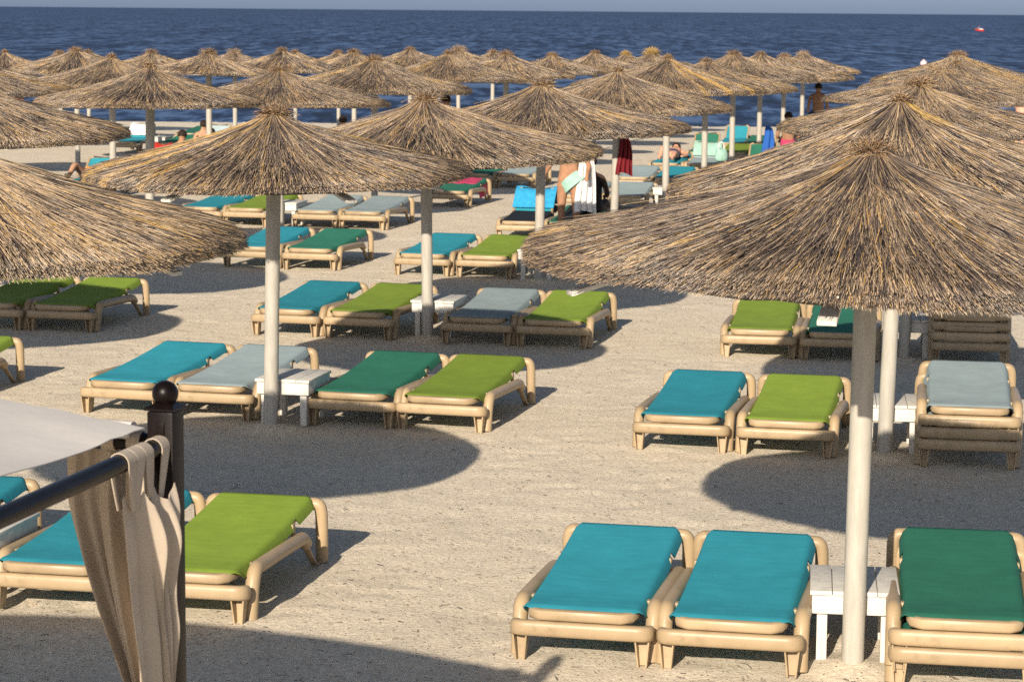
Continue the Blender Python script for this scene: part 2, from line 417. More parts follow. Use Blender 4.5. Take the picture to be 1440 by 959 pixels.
def parasol(px, py, apex, Rr, mesh, tk, label, lean=(0, 0), rot=0, tilt=(0, 0), rise=None, raf=None, tks=1.0):
    """(px, py): foot of the pole; apex height above sea-flat ground 0"""
    g = ground_z(py); o = empty('thatched_parasol', (px, py, g)); h = apex - g; rise = rise or RISE0 * Rr / R0 * (1.0 if mesh in ('near', 'side', 'second') else .84)
    top = (lean[0], lean[1])
    link('pole', pole_mesh(lean, h - .10), o)
    t = link('thatch', TH[mesh], o, (top[0], top[1], h - rise), rot)
    t.scale = (Rr / R0, Rr / R0, rise / RISE0); t.rotation_euler = (tilt[0], tilt[1], rot)
    k = link('topknot', TK[tk], o, (top[0], top[1], h + .005), rot * 2.3); k.scale = (tks * .8,) * 3
    if raf is not None:
        rafters(o, raf, Rr, h - rise, h)
    return tag(o, label, 'parasol', UG)

# name: x, y (foot of pole), apex height, radius, mesh, topknot, label, extras
UMB = dict(
 C=(1.70, 11.66, 2.53, 1.64, 'near', 0, 'large straw parasol nearest on the right, its whole cream pole in view', dict(lean=(.02, 0), rot=.4, raf=R(196), tks=.95, rise=.475)),
 C2=(2.73, 17.42, 2.54, 1.68, 'second', 2, 'straw parasol with dark hollow tip and yellow tuft behind the largest one', dict(lean=(.06, .05), rot=1.4)),
 C3=(3.66, 22.39, 2.54, 1.30, 'mid2', 1, 'third straw parasol of the right-hand column, over the shaded lounger stack', dict(lean=(.09, 0), rot=2.0)),
 C4=(5.78, 33.0, 2.43, 1.55, 'mid3', 4, 'fourth straw parasol of the right-hand column, mostly behind the third', dict(rot=.8, rise=.37)),
 C4b=(6.93, 38.3, 2.43, 1.46, 'mid2', 4, 'fifth straw parasol of the right-hand column, second from the water', dict(rot=3.1)),
 C5=(7.95, 43.6, 2.46, 1.52, 'mid3', 1, 'straw parasol topping the right-hand column, tip against the sea near the buoy', dict(rot=4.4)),
 D=(-3.05, 12.95, 2.47, 1.60, 'side', 0, 'large pale straw parasol cut off by the left picture edge', dict(rot=.9, raf=R(-24), rise=.46)),
 DL=(-6.15, 19.9, 2.42, 1.5, 'mid', 0, 'straw parasol left of the frame shading two lime loungers', dict(rot=.2)),
 A=(-1.86, 18.42, 2.39, 1.46, 'mid', 0, 'straw parasol with golden streaks on its left side and messy brown tip', dict(lean=(.04, 0), rot=-.05, raf=R(242), tks=1.05)),
 B=(-.83, 23.6, 2.32, 1.74, 'mid2', 1, 'wide straw parasol directly behind the golden-streaked one to its right', dict(lean=(-.03, 0), rot=1.0)),
 E=(.31, 28.83, 2.31, 1.74, 'mid3', 1, 'wide straw parasol third in the middle column, tip orange-brown', dict(lean=(.03, 0), rot=2.2)),
 F=(1.42, 34.0, 2.34, 1.60, 'mid2', 2, 'straw parasol with a dark red towel hung on its pole', dict(lean=(.04, 0), rot=3.0)),
 G=(2.47, 39.2, 2.43, 1.58, 'mid', 2, 'straw parasol right behind the one with the dark red towel', dict(rot=1.8)),
 H=(3.50, 44.4, 2.29, 1.67, 'mid3', 0, 'straw parasol with rusty tip over light blue and turquoise loungers', dict(rot=.5)),
 I=(4.47, 49.6, 2.34, 1.70, 'mid2', 1, 'straw parasol over the loungers with raised green and striped backs', dict(rot=1.1)),
 J=(5.55, 54.8, 2.25, 1.76, 'far', 0, 'straw parasol whose pole stands beside a seated sunbather', dict(rot=2.0)),
 K=(6.66, 60.0, 2.12, 1.70, 'far2', 1, 'straw parasol second from the water in the middle column', dict(rot=3.3)),
 L=(7.74, 65.2, 2.09, 1.50, 'far', 4, 'last straw parasol of the middle column, above the standing bather', dict(rot=4.0)),
 N=(-5.58, 24.6, 2.40, 1.68, 'mid2', 1, 'straw parasol at the left edge just above the nearest left one', dict(rot=5.0)),
 E2=(-4.50, 29.8, 2.45, 1.40, 'mid3', 2, 'straw parasol on a dark pole, spiky upright tip, left of the golden-streaked one', dict(rot=.6, lean=(.04, 0))),
 M=(-3.44, 35.6, 2.29, 1.58, 'mid2', 0, 'straw parasol straight behind the golden-streaked one, tip above its tip', dict(rot=1.6)),
 X=(-2.32, 40.4, 2.36, 1.62, 'mid3', 1, 'straw parasol behind the wide second middle one, sea beneath its rim', dict(rot=2.7)),
 Y=(-1.24, 45.6, 2.36, 1.60, 'mid', 2, 'straw parasol with a white pole standing out against the water', dict(rot=3.9)),
 b=(-.17, 50.8, 2.28, 1.45, 'far', 1, 'far straw parasol next beyond the one with the white pole on water', dict(rot=.3)),
 d=(.88, 56.0, 2.17, 1.34, 'far2', 0, 'far straw parasol with small orange tip, above the wide third one', dict(rot=1.3)),
 e=(2.03, 61.2, 2.14, 1.42, 'far', 0, 'far straw parasol with dark brown tip left of two golden tufts', dict(rot=2.3)),
 f=(3.04, 66.4, 2.02, 1.36, 'far2', 3, 'far straw parasol with low golden tuft', dict(rot=3.3)),
 g=(4.05, 71.6, 1.98, 1.40, 'far', 3, 'far straw parasol with tall spiky golden tuft like a palm top', dict(rot=4.3, tks=1.5)),
 O=(-8.22, 36.0, 2.34, 1.68, 'mid3', 4, 'straw parasol at the left edge above the water gap and the bather in red', dict(rot=5.3, rise=.36)),
 RR=(-6.82, 41.2, 2.33, 1.42, 'mid2', 2, 'straw parasol rising just left of the one with a dark pole', dict(rot=.2)),
 T=(-5.83, 46.4, 2.34, 1.28, 'far', 1, 'straw parasol with pole on water, right of the spiky upright tip', dict(rot=1.2)),
 V=(-4.92, 51.6, 2.30, 1.38, 'far2', 0, 'far straw parasol with rusty tip above the one behind the golden streaks', dict(rot=2.2)),
 W=(-3.74, 56.8, 2.19, 1.34, 'far', 1, 'far straw parasol between the rusty tips, low brown tuft', dict(rot=3.2)),
 Z=(-2.65, 62.0, 2.18, 1.36, 'far2', 0, 'far straw parasol peeping over two others, orange tip, middle of the skyline', dict(rot=4.2)),
 aa=(-1.54, 67.2, 2.10, 1.34, 'far', 4, 'far straw parasol with loose straws at the tip, near the waterline', dict(rot=5.2, tks=1.3)),
 c=(-.64, 72.4, 1.95, 1.28, 'far2', 1, 'tiny farthest straw parasol tip in the middle of the skyline', dict(rot=.7)),
 P2=(-10.64, 47.4, 2.16, 1.68, 'far', 1, 'straw parasol at the left edge second below the skyline', dict(rot=1.7)),
 Q=(-9.47, 52.6, 2.25, 1.46, 'far2', 1, 'far straw parasol with two tufts at its tip, near the left edge', dict(rot=2.7)),
 S=(-8.62, 57.8, 2.13, 1.42, 'far', 1, 'far straw parasol above the spiky upright tip', dict(rot=3.7)),
 UU=(-7.24, 63.0, 2.06, 1.42, 'far2', 4, 'far straw parasol in the gap before the rusty tip, left half', dict(rot=4.7)),
 V2=(-6.15, 68.3, 1.98, 1.38, 'far', 0, 'far straw parasol tuft just right of the rusty tip', dict(rot=5.7)),
 W2=(-5.31, 73.5, 1.88, 1.30, 'far2', 1, 'farthest straw parasol of the left half, nearly hidden', dict(rot=.1)),
 P=(-12.31, 58.8, 2.07, 1.50, 'far2', 2, 'far straw parasol with dark broken tip in the left top corner', dict(rot=1.9)),
 Q2=(-11.95, 64.0, 1.97, 1.48, 'far', 1, 'far straw parasol slope left of the two-tufted one', dict(rot=2.9)),
 Q3=(-12.12, 69.2, 1.92, 1.48, 'far2', 0, 'farthest straw parasol behind the two-tufted one', dict(rot=3.9)),
)
for k, (x, y, ap, r_, me, tk, lab, ex) in UMB.items():
    o = parasol(x, y, ap, r_, me, tk, lab, tilt=(random.uniform(-.025, .025), random.uniform(-.025, .025)) if k not in ('C',) else (0, .035), **ex)
    UMB[k] = UMB[k] + (o,)
# yellow straw bundle on the second right-hand parasol
o2 = UMB['C2'][-1]; n = 300; t = np.linspace(0, 1, 4)[None, :]
ph = rng.normal(R(-42), .20, n)[:, None] + rng.normal(0, .1, n)[:, None] * t; ss = rng.uniform(.0, .05, n)[:, None] + rng.uniform(.06, .24, n)[:, None] * t
Pb = np.stack([1.66 * ss * np.cos(ph), 1.66 * ss * np.sin(ph), 2.54 - .5376 + prof(ss) * .5376 / RISE0 + rng.uniform(.015, .035, n)[:, None]], -1)
link('yellow_straw_bundle', strands(Pb, np.full((n, 4), .004), np.clip(rng.normal(.45, .25, n), 0, 1), 'yellow_straw_bundle', M['gold']), o2, (.06, .05, 0))
# thin tie wires pulled round the two nearest thatches
for k, sfr in (('D', .62), ('C', .74)):
    m = MB(); x, y, ap, r_ = UMB[k][:4]; rise = RISE0 * r_ / R0 * .95; pts = []
    for j in range(90):
        a = 2 * math.pi * j / 90; s_ = sfr * (1 + .02 * math.sin(3 * a)); pts.append((r_ * s_ * math.cos(a), r_ * s_ * math.sin(a), ap - rise + float(prof(np.array(s_))) * rise / RISE0 + .042 + .008 * math.sin(9 * a)))
    m.tube(pts, .0016, 5, closed=True); m.build('tie_wire', M['wire'], UMB[k][-1])

# ------------------------------------------------------------------ loungers and tables under the near parasols
LL = [
 (.35, 11.65, 11.6, 'turquoise', 'turquoise lounger nearest the camera, outer one left of the nearest white table'),
 (1.07, 11.49, 11.4, 'turquoise', 'turquoise lounger touching the left side of the nearest white table'),
 (1.24, 17.50, 12.5, 'turquoise', 'turquoise lounger left of a lime one, behind the front right shadow'),
 (1.99, 17.32, 12.0, 'lime', 'lime lounger beside the second right-hand table, its foot in shadow'),
 (2.31, 22.40, 9.5, 'lime', 'lime lounger just under the rim of the largest parasol'),
 (3.03, 22.22, 9.5, 'dark green', 'dark green lounger half hidden behind the nearest parasol pole'),
 (-3.10, 18.92, 15.5, 'turquoise', 'turquoise lounger behind the dark gazebo post ball'),
 (-2.38, 18.76, 15.0, 'light blue', 'light blue lounger left of the table at the golden-streaked parasol pole'),
 (-1.25, 18.44, 14.5, 'dark green', 'dark green lounger right of the table at the golden-streaked parasol pole'),
 (-.55, 18.28, 14.5, 'lime', 'lime lounger at the right end of the golden-streaked parasol row'),
 (-2.25, 23.66, 15.0, 'turquoise', 'turquoise lounger just behind the golden-streaked parasol pole'),
 (-1.52, 23.48, 15.0, 'lime', 'lime lounger touching the left of the second middle table'),
 (-.35, 23.12, 13.0, 'light blue', 'light blue lounger with shaded foot right of the second middle table'),
 (.38, 22.95, 12.0, 'lime', 'lime lounger with shaded foot at the right end of its row, open sand beside'),
 (-1.11, 29.22, 14.0, 'turquoise', 'turquoise lounger behind the second middle parasol pole'),
 (-.35, 29.06, 13.0, 'lime', 'lime lounger left of the table by the left tip of the largest parasol'),
 (-3.28, 29.95, 13.5, 'turquoise', 'turquoise lounger by the right tip of the left edge parasol'),
 (-2.52, 29.75, 13.5, 'dark green', 'dark green lounger right of the golden-streaked parasol pole, fourth row back'),
 (-4.68, 35.92, 16.0, 'turquoise', 'turquoise lounger under the left rim of the golden-streaked parasol'),
 (-3.98, 35.76, 15.0, 'lime', 'lime lounger under the rim left of the golden-streaked parasol pole'),
 (-2.92, 35.45, 13.5, 'light blue', 'light blue lounger under the rim right of the golden-streaked parasol pole'),
 (-2.22, 35.32, 13.5, 'light blue', 'light blue lounger last on the right of its row, round shadow behind it'),
 (-5.24, 23.98, 12.5, 'lime', 'lime lounger at the left edge, inner one of two under the pale rim'),
 (-4.50, 23.83, 12.0, 'lime', 'lime lounger half in shadow, outer one of two under the pale rim'),
 (-4.89, 19.22, 12.0, 'lime', 'lime lounger head cut off by the left edge above the canopy'),
 (-3.52, 12.93, 12.0, 'turquoise', 'turquoise lounger at the left edge seen over the black gazebo rail'),
 (-2.46, 12.58, 11.3, 'turquoise', 'turquoise lounger partly behind the gazebo curtain'),
 (-1.73, 12.42, 11.2, 'lime', 'big lime lounger right of the gazebo post'),
]
for x, y, a, c_, lab in LL: lounger(x, y, a, c_, lab)
STK = [(2.17, 11.20, 9.0, 2, 'dark green', .086, ['lower lounger of the dark green pair stacked at the front right corner', 'dark green lounger on top of the front right stack of two']),
       (3.25, 16.92, 9.0, 3, 'light blue', .086, ['bottom lounger of the stack with the light blue top', 'middle lounger of the stack with the light blue top', 'light blue lounger on top of the right-hand stack of three']),
       (4.21, 22.05, 8.0, 4, 'light blue', .095, ['bottom lounger of the shaded stack under the largest rim', 'second lounger up in the shaded stack under the largest rim', 'third lounger up in the shaded stack under the largest rim', 'top lounger of the shaded stack under the largest rim'])]
for x, y, a, n_, c_, dz, labs in STK:
    for i in range(n_):
        lounger(x + random.uniform(-.008, .008) + .003 * i, y + .006 * i + random.uniform(-.006, .006), a + random.uniform(-.7, .7), c_, labs[i], dz=i * dz)
TB = [('C', .045, .33, 7, 'white slatted table behind the nearest cream pole'), ('C2', .09, .33, 7, 'white table between the lime lounger and the light blue stack'),
      ('C3', .09, .33, 8, 'white table in shade left of the dark lounger stack'), ('A', .15, .33, 13, 'white table behind the golden-streaked parasol pole'),
      ('B', .10, .33, 12, 'white table behind the second middle parasol pole'), ('E', .02, .27, 12, 'white table under the left tip of the largest parasol'),
      ('M', .09, .33, 12, 'white table beside two light blue loungers, fifth row back')]
for k, dx, dy, a, lab in TB: table(UMB[k][0] + dx, UMB[k][1] + dy, a, lab)
table(-2.94, 13.20, 12, 'white table under the black gazebo rail between two turquoise loungers')
# the rows further back, seen in the gaps between the thatches
POS = ('outer left', 'inner left', 'inner right', 'outer right'); OFF = (-1.30, -.58, .60, 1.30)
FARROWS = [
 ('F', 'the parasol holding a dark red towel', ['turquoise*', 'dark green', 'light blue', 'lime']),
 ('G', 'the parasol just beyond the red towel one', ['light blue', 'light blue', 'lime', 'dark green']),
 ('H', 'the rusty-tipped parasol past the red towel', ['light blue', 'turquoise', 'dark green', 'light blue']),
 ('I', 'the parasol by the lying sunbather', ['turquoise', 'light blue*', 'dark green*', 'turquoise']),
 ('J', "the seated sunbather's parasol", ['dark green*', 'lime', 'light blue*', 'turquoise']),
 ('K', 'the second last middle parasol', ['turquoise*', 'dark green', 'light blue', 'lime']),
 ('X', 'the parasol beyond the wide second middle one', ['turquoise', 'lime', 'light blue', 'dark green']),
 ('Y', 'the white-poled parasol against the water', ['turquoise', 'light blue', 'dark green', 'light blue']),
 ('RR', 'the parasol left of the dark-poled one', ['dark green', 'turquoise*', 'lime', 'turquoise']),
 ('S', 'the far parasol above the spiky tip', ['', 'turquoise*', 'dark green', 'light blue*']),
 ('UU', 'the far parasol left of the rusty tip', ['dark green', 'light blue*', 'turquoise', 'lime']),
 ('W', 'the far low-tufted parasol', ['turquoise', 'dark green*', 'light blue', 'turquoise*']),
 ('T', 'the parasol past the spiky tip', ['turquoise*', 'dark green*', 'light blue', 'dark green']),
]
HIDE = {('UU', 1), ('UU', 2), ('UU', 3), ('UU', 't'), ('W', 0), ('W', 1), ('W', 2), ('W', 3), ('W', 't'), ('T', 1), ('T', 2), ('F', 2), ('F', 3), ('F', 't'), ('G', 2), ('G', 3), ('H', 2), ('H', 3), ('H', 't'), ('I', 3), ('I', 't'), ('J', 3), ('J', 't'), ('K', 2), ('K', 3), ('K', 't'), ('X', 0), ('X', 1), ('X', 2), ('X', 't'),
        ('Y', 0), ('Y', 1), ('Y', 't'), ('RR', 0), ('RR', 2), ('RR', 3), ('RR', 't'), ('T', 3), ('T', 't')}
FARL = {}
for k, ref, cs in FARROWS:
    x0, y0 = UMB[k][:2]
    for i in range(4):
        if not cs[i] or (k, i) in HIDE: continue
        c_ = cs[i].rstrip('*'); x = x0 + OFF[i] * .978 - .29 * .208 + random.uniform(-.05, .05); y = y0 - OFF[i] * .208 - .29 * .978 + random.uniform(-.08, .08)
        FARL[k, i] = lounger(x, y, 12 + random.uniform(-2, 2), c_, f"{c_} {'raised-back ' if cs[i][-1] == '*' else ''}lounger, {POS[i]} one under {ref}", cs[i][-1] == '*')
    if (k, 't') not in HIDE: table(x0 + .09, y0 + .72, 12, f'white table under {ref}')
# ------------------------------------------------------------------ people
def person(x, y, deg, joints, skin, label, scale=1.0, z0=None, hair='hair', wear=()):
    """joints: name -> ((x, y, z), radius, parent); one continuous skinned body"""
    root = empty('person', (x, y, ground_z(y) if z0 is None else z0), -R(deg)); root.scale = (scale,) * 3
    names = list(joints); me = bpy.data.meshes.new('body')
    vs = [joints[n_][0] for n_ in names]; es = [(names.index(joints[n_][2]), i) for i, n_ in enumerate(names) if joints[n_][2]]
    me.from_pydata(vs, es, []); o = bpy.data.objects.new('body', me); col.objects.link(o)
    md = o.modifiers.new('s', 'SKIN'); md.use_smooth_shade = True; o.modifiers.new('d', 'SUBSURF').levels = 2
    for i, n_ in enumerate(names):
        r_ = joints[n_][1]; sv = me.skin_vertices[0].data[i]; sv.radius = r_ if isinstance(r_, tuple) else (r_, r_); sv.use_root = (i == 0)
    bpy.context.view_layer.update()
    ev = o.evaluated_get(bpy.context.evaluated_depsgraph_get()); me2 = bpy.data.meshes.new_from_object(ev); me2.name = 'body'
    bpy.data.objects.remove(o); bpy.data.meshes.remove(me); me2.materials.clear(); me2.materials.append(M[skin])
    link('body', me2, root)
    hd = Vector(joints['head'][0]); nk = Vector(joints['neck'][0]); up = (hd - nk).normalized()
    m = MB(); pr = [(.001, .095)] + [(.098 * math.sin(a), .10 * math.cos(a)) for a in np.linspace(.25, 2.0, 9)]
    m.lathe([(r_, z) for r_, z in reversed(pr)], 14); h = m.build('hair', M[hair], root)
    h.location = hd + up * .012 + Vector((0, -.012, 0)); h.rotation_euler = up.to_track_quat('Z', 'Y').to_euler()
    for nm, mt, ja, jb, r_ in wear:
        m = MB(); a, b_ = Vector(joints[ja][0]), Vector(joints[jb][0])
        rr = r_ if isinstance(r_, tuple) else (r_, r_)
        m.tube([a.lerp(b_, q) for q in np.linspace(0, 1, 6)], [rr[0] + (rr[1] - rr[0]) * q for q in np.linspace(0, 1, 6)], 16, .72, up=(0, 1, 0)); m.build(nm, M[mt], root)
    return tag(root, label, 'person')
def stand(arm=.12, fwd=0.0):
    J = {'hip': ((0, 0, .96), (.155, .105), None), 'belly': ((0, 0, 1.10), (.135, .095), 'hip'), 'chest': ((0, .0, 1.30), (.165, .11), 'belly'), 'shoulder': ((0, -.01, 1.42), (.12, .08), 'chest'),
         'neck': ((0, 0, 1.51), .052, 'shoulder'), 'head': ((0, .01, 1.62), (.078, .095), 'neck'), 'crown': ((0, .0, 1.69), .06, 'head')}
    for s, n_ in ((-1, 'l'), (1, 'r')):
        J['sh' + n_] = ((s * .19, -.01, 1.40), .052, 'shoulder'); J['el' + n_] = ((s * (.19 + arm), -.02 + fwd * .1, 1.13), .040, 'sh' + n_)
        J['wr' + n_] = ((s * (.20 + arm * 1.2), .05 + fwd, .90 + fwd * .8), .028, 'el' + n_); J['ha' + n_] = ((s * (.20 + arm * 1.2), .07 + fwd * 1.15, .81 + fwd * .9), (.018, .036), 'wr' + n_)
        J['th' + n_] = ((s * .10, 0, .84), .092, 'hip'); J['kn' + n_] = ((s * .11, .015, .50), .056, 'th' + n_); J['an' + n_] = ((s * .12, -.02, .09), .036, 'kn' + n_); J['to' + n_] = ((s * .13, .14, .03), .03, 'an' + n_)
    return J
def sit(lean=.0):
    J = {'hip': ((0, 0, .10), (.16, .12), None), 'belly': ((0, -.03 - lean * .2, .26), (.14, .10), 'hip'), 'chest': ((0, -.05 - lean * .6, .46), (.165, .11), 'belly'), 'shoulder': ((0, -.05 - lean * .8, .57), (.12, .08), 'chest'),
         'neck': ((0, -.03 - lean * .9, .66), .052, 'shoulder'), 'head': ((0, .0 - lean * .95, .77), (.078, .095), 'neck'), 'crown': ((0, -.01 - lean, .84), .06, 'head')}
    for s, n_ in ((-1, 'l'), (1, 'r')):
        J['sh' + n_] = ((s * .19, -.05 - lean * .8, .55), .052, 'shoulder'); J['el' + n_] = ((s * .25, .0 - lean * .4, .30), .040, 'sh' + n_)
        J['wr' + n_] = ((s * .17, .22, .26), .028, 'el' + n_); J['ha' + n_] = ((s * .14, .30, .24), (.036, .018), 'wr' + n_)
        J['th' + n_] = ((s * .11, .10, .09), .088, 'hip'); J['kn' + n_] = ((s * .14, .46, .17), .056, 'th' + n_); J['an' + n_] = ((s * .13, .80, .05), .036, 'kn' + n_); J['to' + n_] = ((s * .14, .88, .10), .03, 'an' + n_)
    return J
def lie():
    J = {'hip': ((0, 0, .10), (.155, .11), None), 'belly': ((0, -.16, .11), (.14, .095), 'hip'), 'chest': ((0, -.36, .13), (.165, .11), 'belly'), 'shoulder': ((0, -.47, .15), (.12, .08), 'chest'),
         'neck': ((0, -.56, .19), .052, 'shoulder'), 'head': ((0, -.67, .22), (.078, .09), 'neck'), 'crown': ((0, -.73, .24), .06, 'head')}
    for s, n_ in ((-1, 'l'), (1, 'r')):
        J['sh' + n_] = ((s * .19, -.46, .13), .052, 'shoulder'); J['el' + n_] = ((s * .30, -.22, .09), .040, 'sh' + n_); J['wr' + n_] = ((s * .24, .02, .08), .028, 'el' + n_); J['ha' + n_] = ((s * .22, .11, .08), (.036, .018), 'wr' + n_)
        J['th' + n_] = ((s * .10, .12, .10), .088, 'hip'); J['kn' + n_] = ((s * .13, .44, .22 + .06 * s), .056, 'th' + n_); J['an' + n_] = ((s * .13, .78, .06), .036, 'kn' + n_); J['to' + n_] = ((s * .14, .84, .15), .03, 'an' + n_)
    return J
def cloth(name, fn, mat, label, cat, nu=14, nv=14, th=.008):
    m = MB(); m.sheet(fn, nu, nv, th); o = m.build(name, M[mat], None, angle=70); return tag(o, label, cat)

# ------------------------------------------------------------------ gazebo in the lower left corner
GS = 1.068; P0 = Vector((-1.039, 7.165, -.218)); u1 = Vector((-.241, -.9705, 0)); u2 = Vector((-.957, .290, 0)); SZ, ST = 2.5, 3.6
rotg = math.atan2(u2.y, u2.x)
gz = empty('gazebo', P0, 0); gz.scale = (GS,) * 3; tag(gz, 'dark metal gazebo with ball-topped post and off-white canopy in the lower left corner', 'gazebo')
def gp(s, t, z): return u1 * s + u2 * t + Vector((0, 0, z))
for s_ in (0, SZ):
    for t_ in (0, ST):
        m = MB(); q = Matrix.Rotation(rotg, 3, 'Z'); m.box(gp(s_, t_, 1.04), (.079, .079, 2.08), q, .006); pt = m.build('post', M['metal'], gz)
        m = MB(); c_ = gp(s_, t_, 2.083); cs = []
        for d_ in ((-1, -1), (1, -1), (1, 1), (-1, 1)): cs.append(q @ Vector((d_[0] * .046, d_[1] * .046, 0)) + c_)
        v_ = cs + [p + Vector((0, 0, .006)) for p in cs] + [c_ + (p - c_) * .25 + Vector((0, 0, .026)) for p in cs]
        m.add(v_, [(3, 2, 1, 0), (0, 1, 5, 4), (1, 2, 6, 5), (2, 3, 7, 6), (3, 0, 4, 7), (4, 5, 9, 8), (5, 6, 10, 9), (6, 7, 11, 10), (7, 4, 8, 11), (8, 9, 10, 11)])
        m.build('cap', M['metal'], pt, smooth=False)
        m = MB(); c_ = gp(s_, t_, 2.127); m.lathe([(.037 * math.sin(a) + .0005, -.037 * math.cos(a)) for a in np.linspace(0, math.pi, 15)], 24, c_); m.build('ball', M['metal'], pt)
for a_, b_ in (((0, 0), (SZ, 0)), ((0, 0), (0, ST)), ((SZ, 0), (SZ, ST)), ((0, ST), (SZ, ST))):
    m = MB(); A_, B_ = gp(*a_, 1.985), gp(*b_, 1.985); d_ = (B_ - A_).normalized(); m.tube([A_ + d_ * .041, (A_ + B_) / 2, B_ - d_ * .041], .0265, 16); m.build('rail', M['metal'], gz)
m = MB(); q = Matrix.Rotation(rotg, 3, 'Z'); m.box(u1 * .0425 + Vector((0, 0, 2.03)), (.026, .006, .045), q, .002)
for dz in (-.012, .012): m.box(u1 * .0465 + Vector((0, 0, 2.03 + dz)), (.007, .004, .007), q, .001)
m.build('bolt_plate', M['metal'], gz)
def can(u, v):
    s = .045 + (SZ - .09) * v; t = .045 + (ST - .09) * u
    t2 = t + .10 * math.sin(math.pi * v) * (1 - u) ** 2 - .10 * math.sin(math.pi * v) * u ** 2
    z = 2.028 + .16 * math.sin(math.pi * u) + .01 * math.sin(9 * u + 5 * v) * math.sin(math.pi * v) + .025 * math.sin(math.pi * v) * math.sin(math.pi * u) - .012 * math.sin(math.pi * v)
    z += .006 * math.sin(34 * math.atan2(v + .02, u + .02)) * math.exp(-4 * math.hypot(u, v)) + .004 * math.sin(23 * v + 11 * u)
    return gp(s, t2, z)
m = MB(); m.sheet(can, 40, 40, .003); m.build('canopy', M['canopy'], gz, angle=70)
m = MB(); m.tube([gp(0, .10, 2.012), gp(0, .19, 2.012)], .030, 12); m.build('canopy_sleeve', M['canopy'], gz)
# curtain: tabs over the rail, body hanging in deep folds
cu = empty('curtain', P0 + u1 * .18 * GS, 0); cu.scale = (GS,) * 3; tag(cu, 'beige canvas curtain hanging by tabs from the black rail beside the gazebo post', 'curtain')
base = -u1 * .18
def drape(k, v):
    """left and right ends of the cloth at height fraction v: (s, offset)"""
    return (.055 - .02 * v, .020 + .046 * math.exp(-((v - .06) / .08) ** 2) + .012 * v), (.335 - .42 * min(v, .55) ** 1.15, .004 + .03 * v)
for k, sc_ in enumerate((.07, .185, .245, .305)):
    m = MB(); wd = .056
    def tab(u, v, sc_=sc_, wd=wd, k=k):
        pinch = 1 - .45 * (abs(v - .5) * 2) ** 2; L = abs(v - .5) * 2; ang = (v - .5) * 2
        s = sc_ + (u - .5) * wd * pinch + .03 * max(0, L - .3) * (-1 if k % 2 else 1)
        if L < .28: th = ang / .28 * math.pi / 2; off = math.sin(th) * .031; z = 1.985 + math.cos(th) * .031
        else: off = math.copysign(.031 - .012 * (L - .28), ang) + .008 * math.sin(u * 3.1) * (L - .28); z = 1.985 - (L - .28) / .72 * .135
        return base + u1 * s - u2 * off + Vector((0, 0, z))
    m.sheet(tab, 10, 30, .003); m.build('tab', M['curtain'], cu, angle=70)
def body(u, v):
    z = 1.895 - .045 * abs(math.sin(u * math.pi * 3.0 + .2)) * max(0, 1 - v * 5) - 1.75 * v
    (sa, oa), (sb, ob) = drape(0, v)
    uu = u + .05 * math.sin(7 * v + 5 * u)
    s = sa + (sb - sa) * uu; off = oa + (ob - oa) * uu
    amp = .010 + .034 * min(1, v * 4) * (1 - .3 * v)
    # diagonal folds that sweep from the left tabs towards the post
    ph = 2 * math.pi * (2.3 * u + .9 * v) + 1.1 * math.sin(3.1 * u + 4 * v)
    fold = 1.6 * (abs(math.sin(ph / 2 + .4)) ** .8 - .55) + .45 * math.sin(2.3 * ph + 1.7 + 6 * v) + .2 * math.sin(17 * u - 9 * v)
    off += amp * fold * (.55 + .45 * math.sin(4 * u + 2.5 * v + .6))
    off += .020 * math.exp(-((u - .55 + 1.6 * v) / .12) ** 2) * math.exp(-v * 2)
    s += .020 * math.cos(ph) * min(1, v * 4) * u * (1 - u) * 3
    return base + u1 * s - u2 * off + Vector((0, 0, z))
m = MB(); m.sheet(body, 110, 110, .003); m.build('cloth', M['curtain'], cu, angle=70)
cu2 = empty('curtain', P0 + u2 * .25 * GS, 0); cu2.scale = (GS,) * 3; tag(cu2, 'shaded brown-looking curtain hanging from the far gazebo rail under the canopy', 'curtain')
def body2(u, v):
    s = .055 + (.255 - .62 * max(0, v - .10) ** 1.25) * u; z = 1.955 - 1.4 * v
    ph = 2 * math.pi * (2.6 * u - .5 * v); fold = math.sin(ph) + .35 * math.sin(2.7 * ph + 1 + 3 * v)
    return u2 * (max(s, .05) - .25) + u1 * (.0 + .030 * fold * min(1, .4 + v * 3)) + Vector((0, 0, z))
m = MB(); m.sheet(body2, 80, 60, .003); m.build('cloth', M['curtain'], cu2, angle=70)
for s_ in (.09, .17, .25, .32):
    m = MB(); m.tube([u2 * (s_ - .25 - .02) + Vector((0, 0, 1.985)), u2 * (s_ - .25 + .02) + Vector((0, 0, 1.985))], .031, 12); m.build('tab', M['curtain'], cu2)

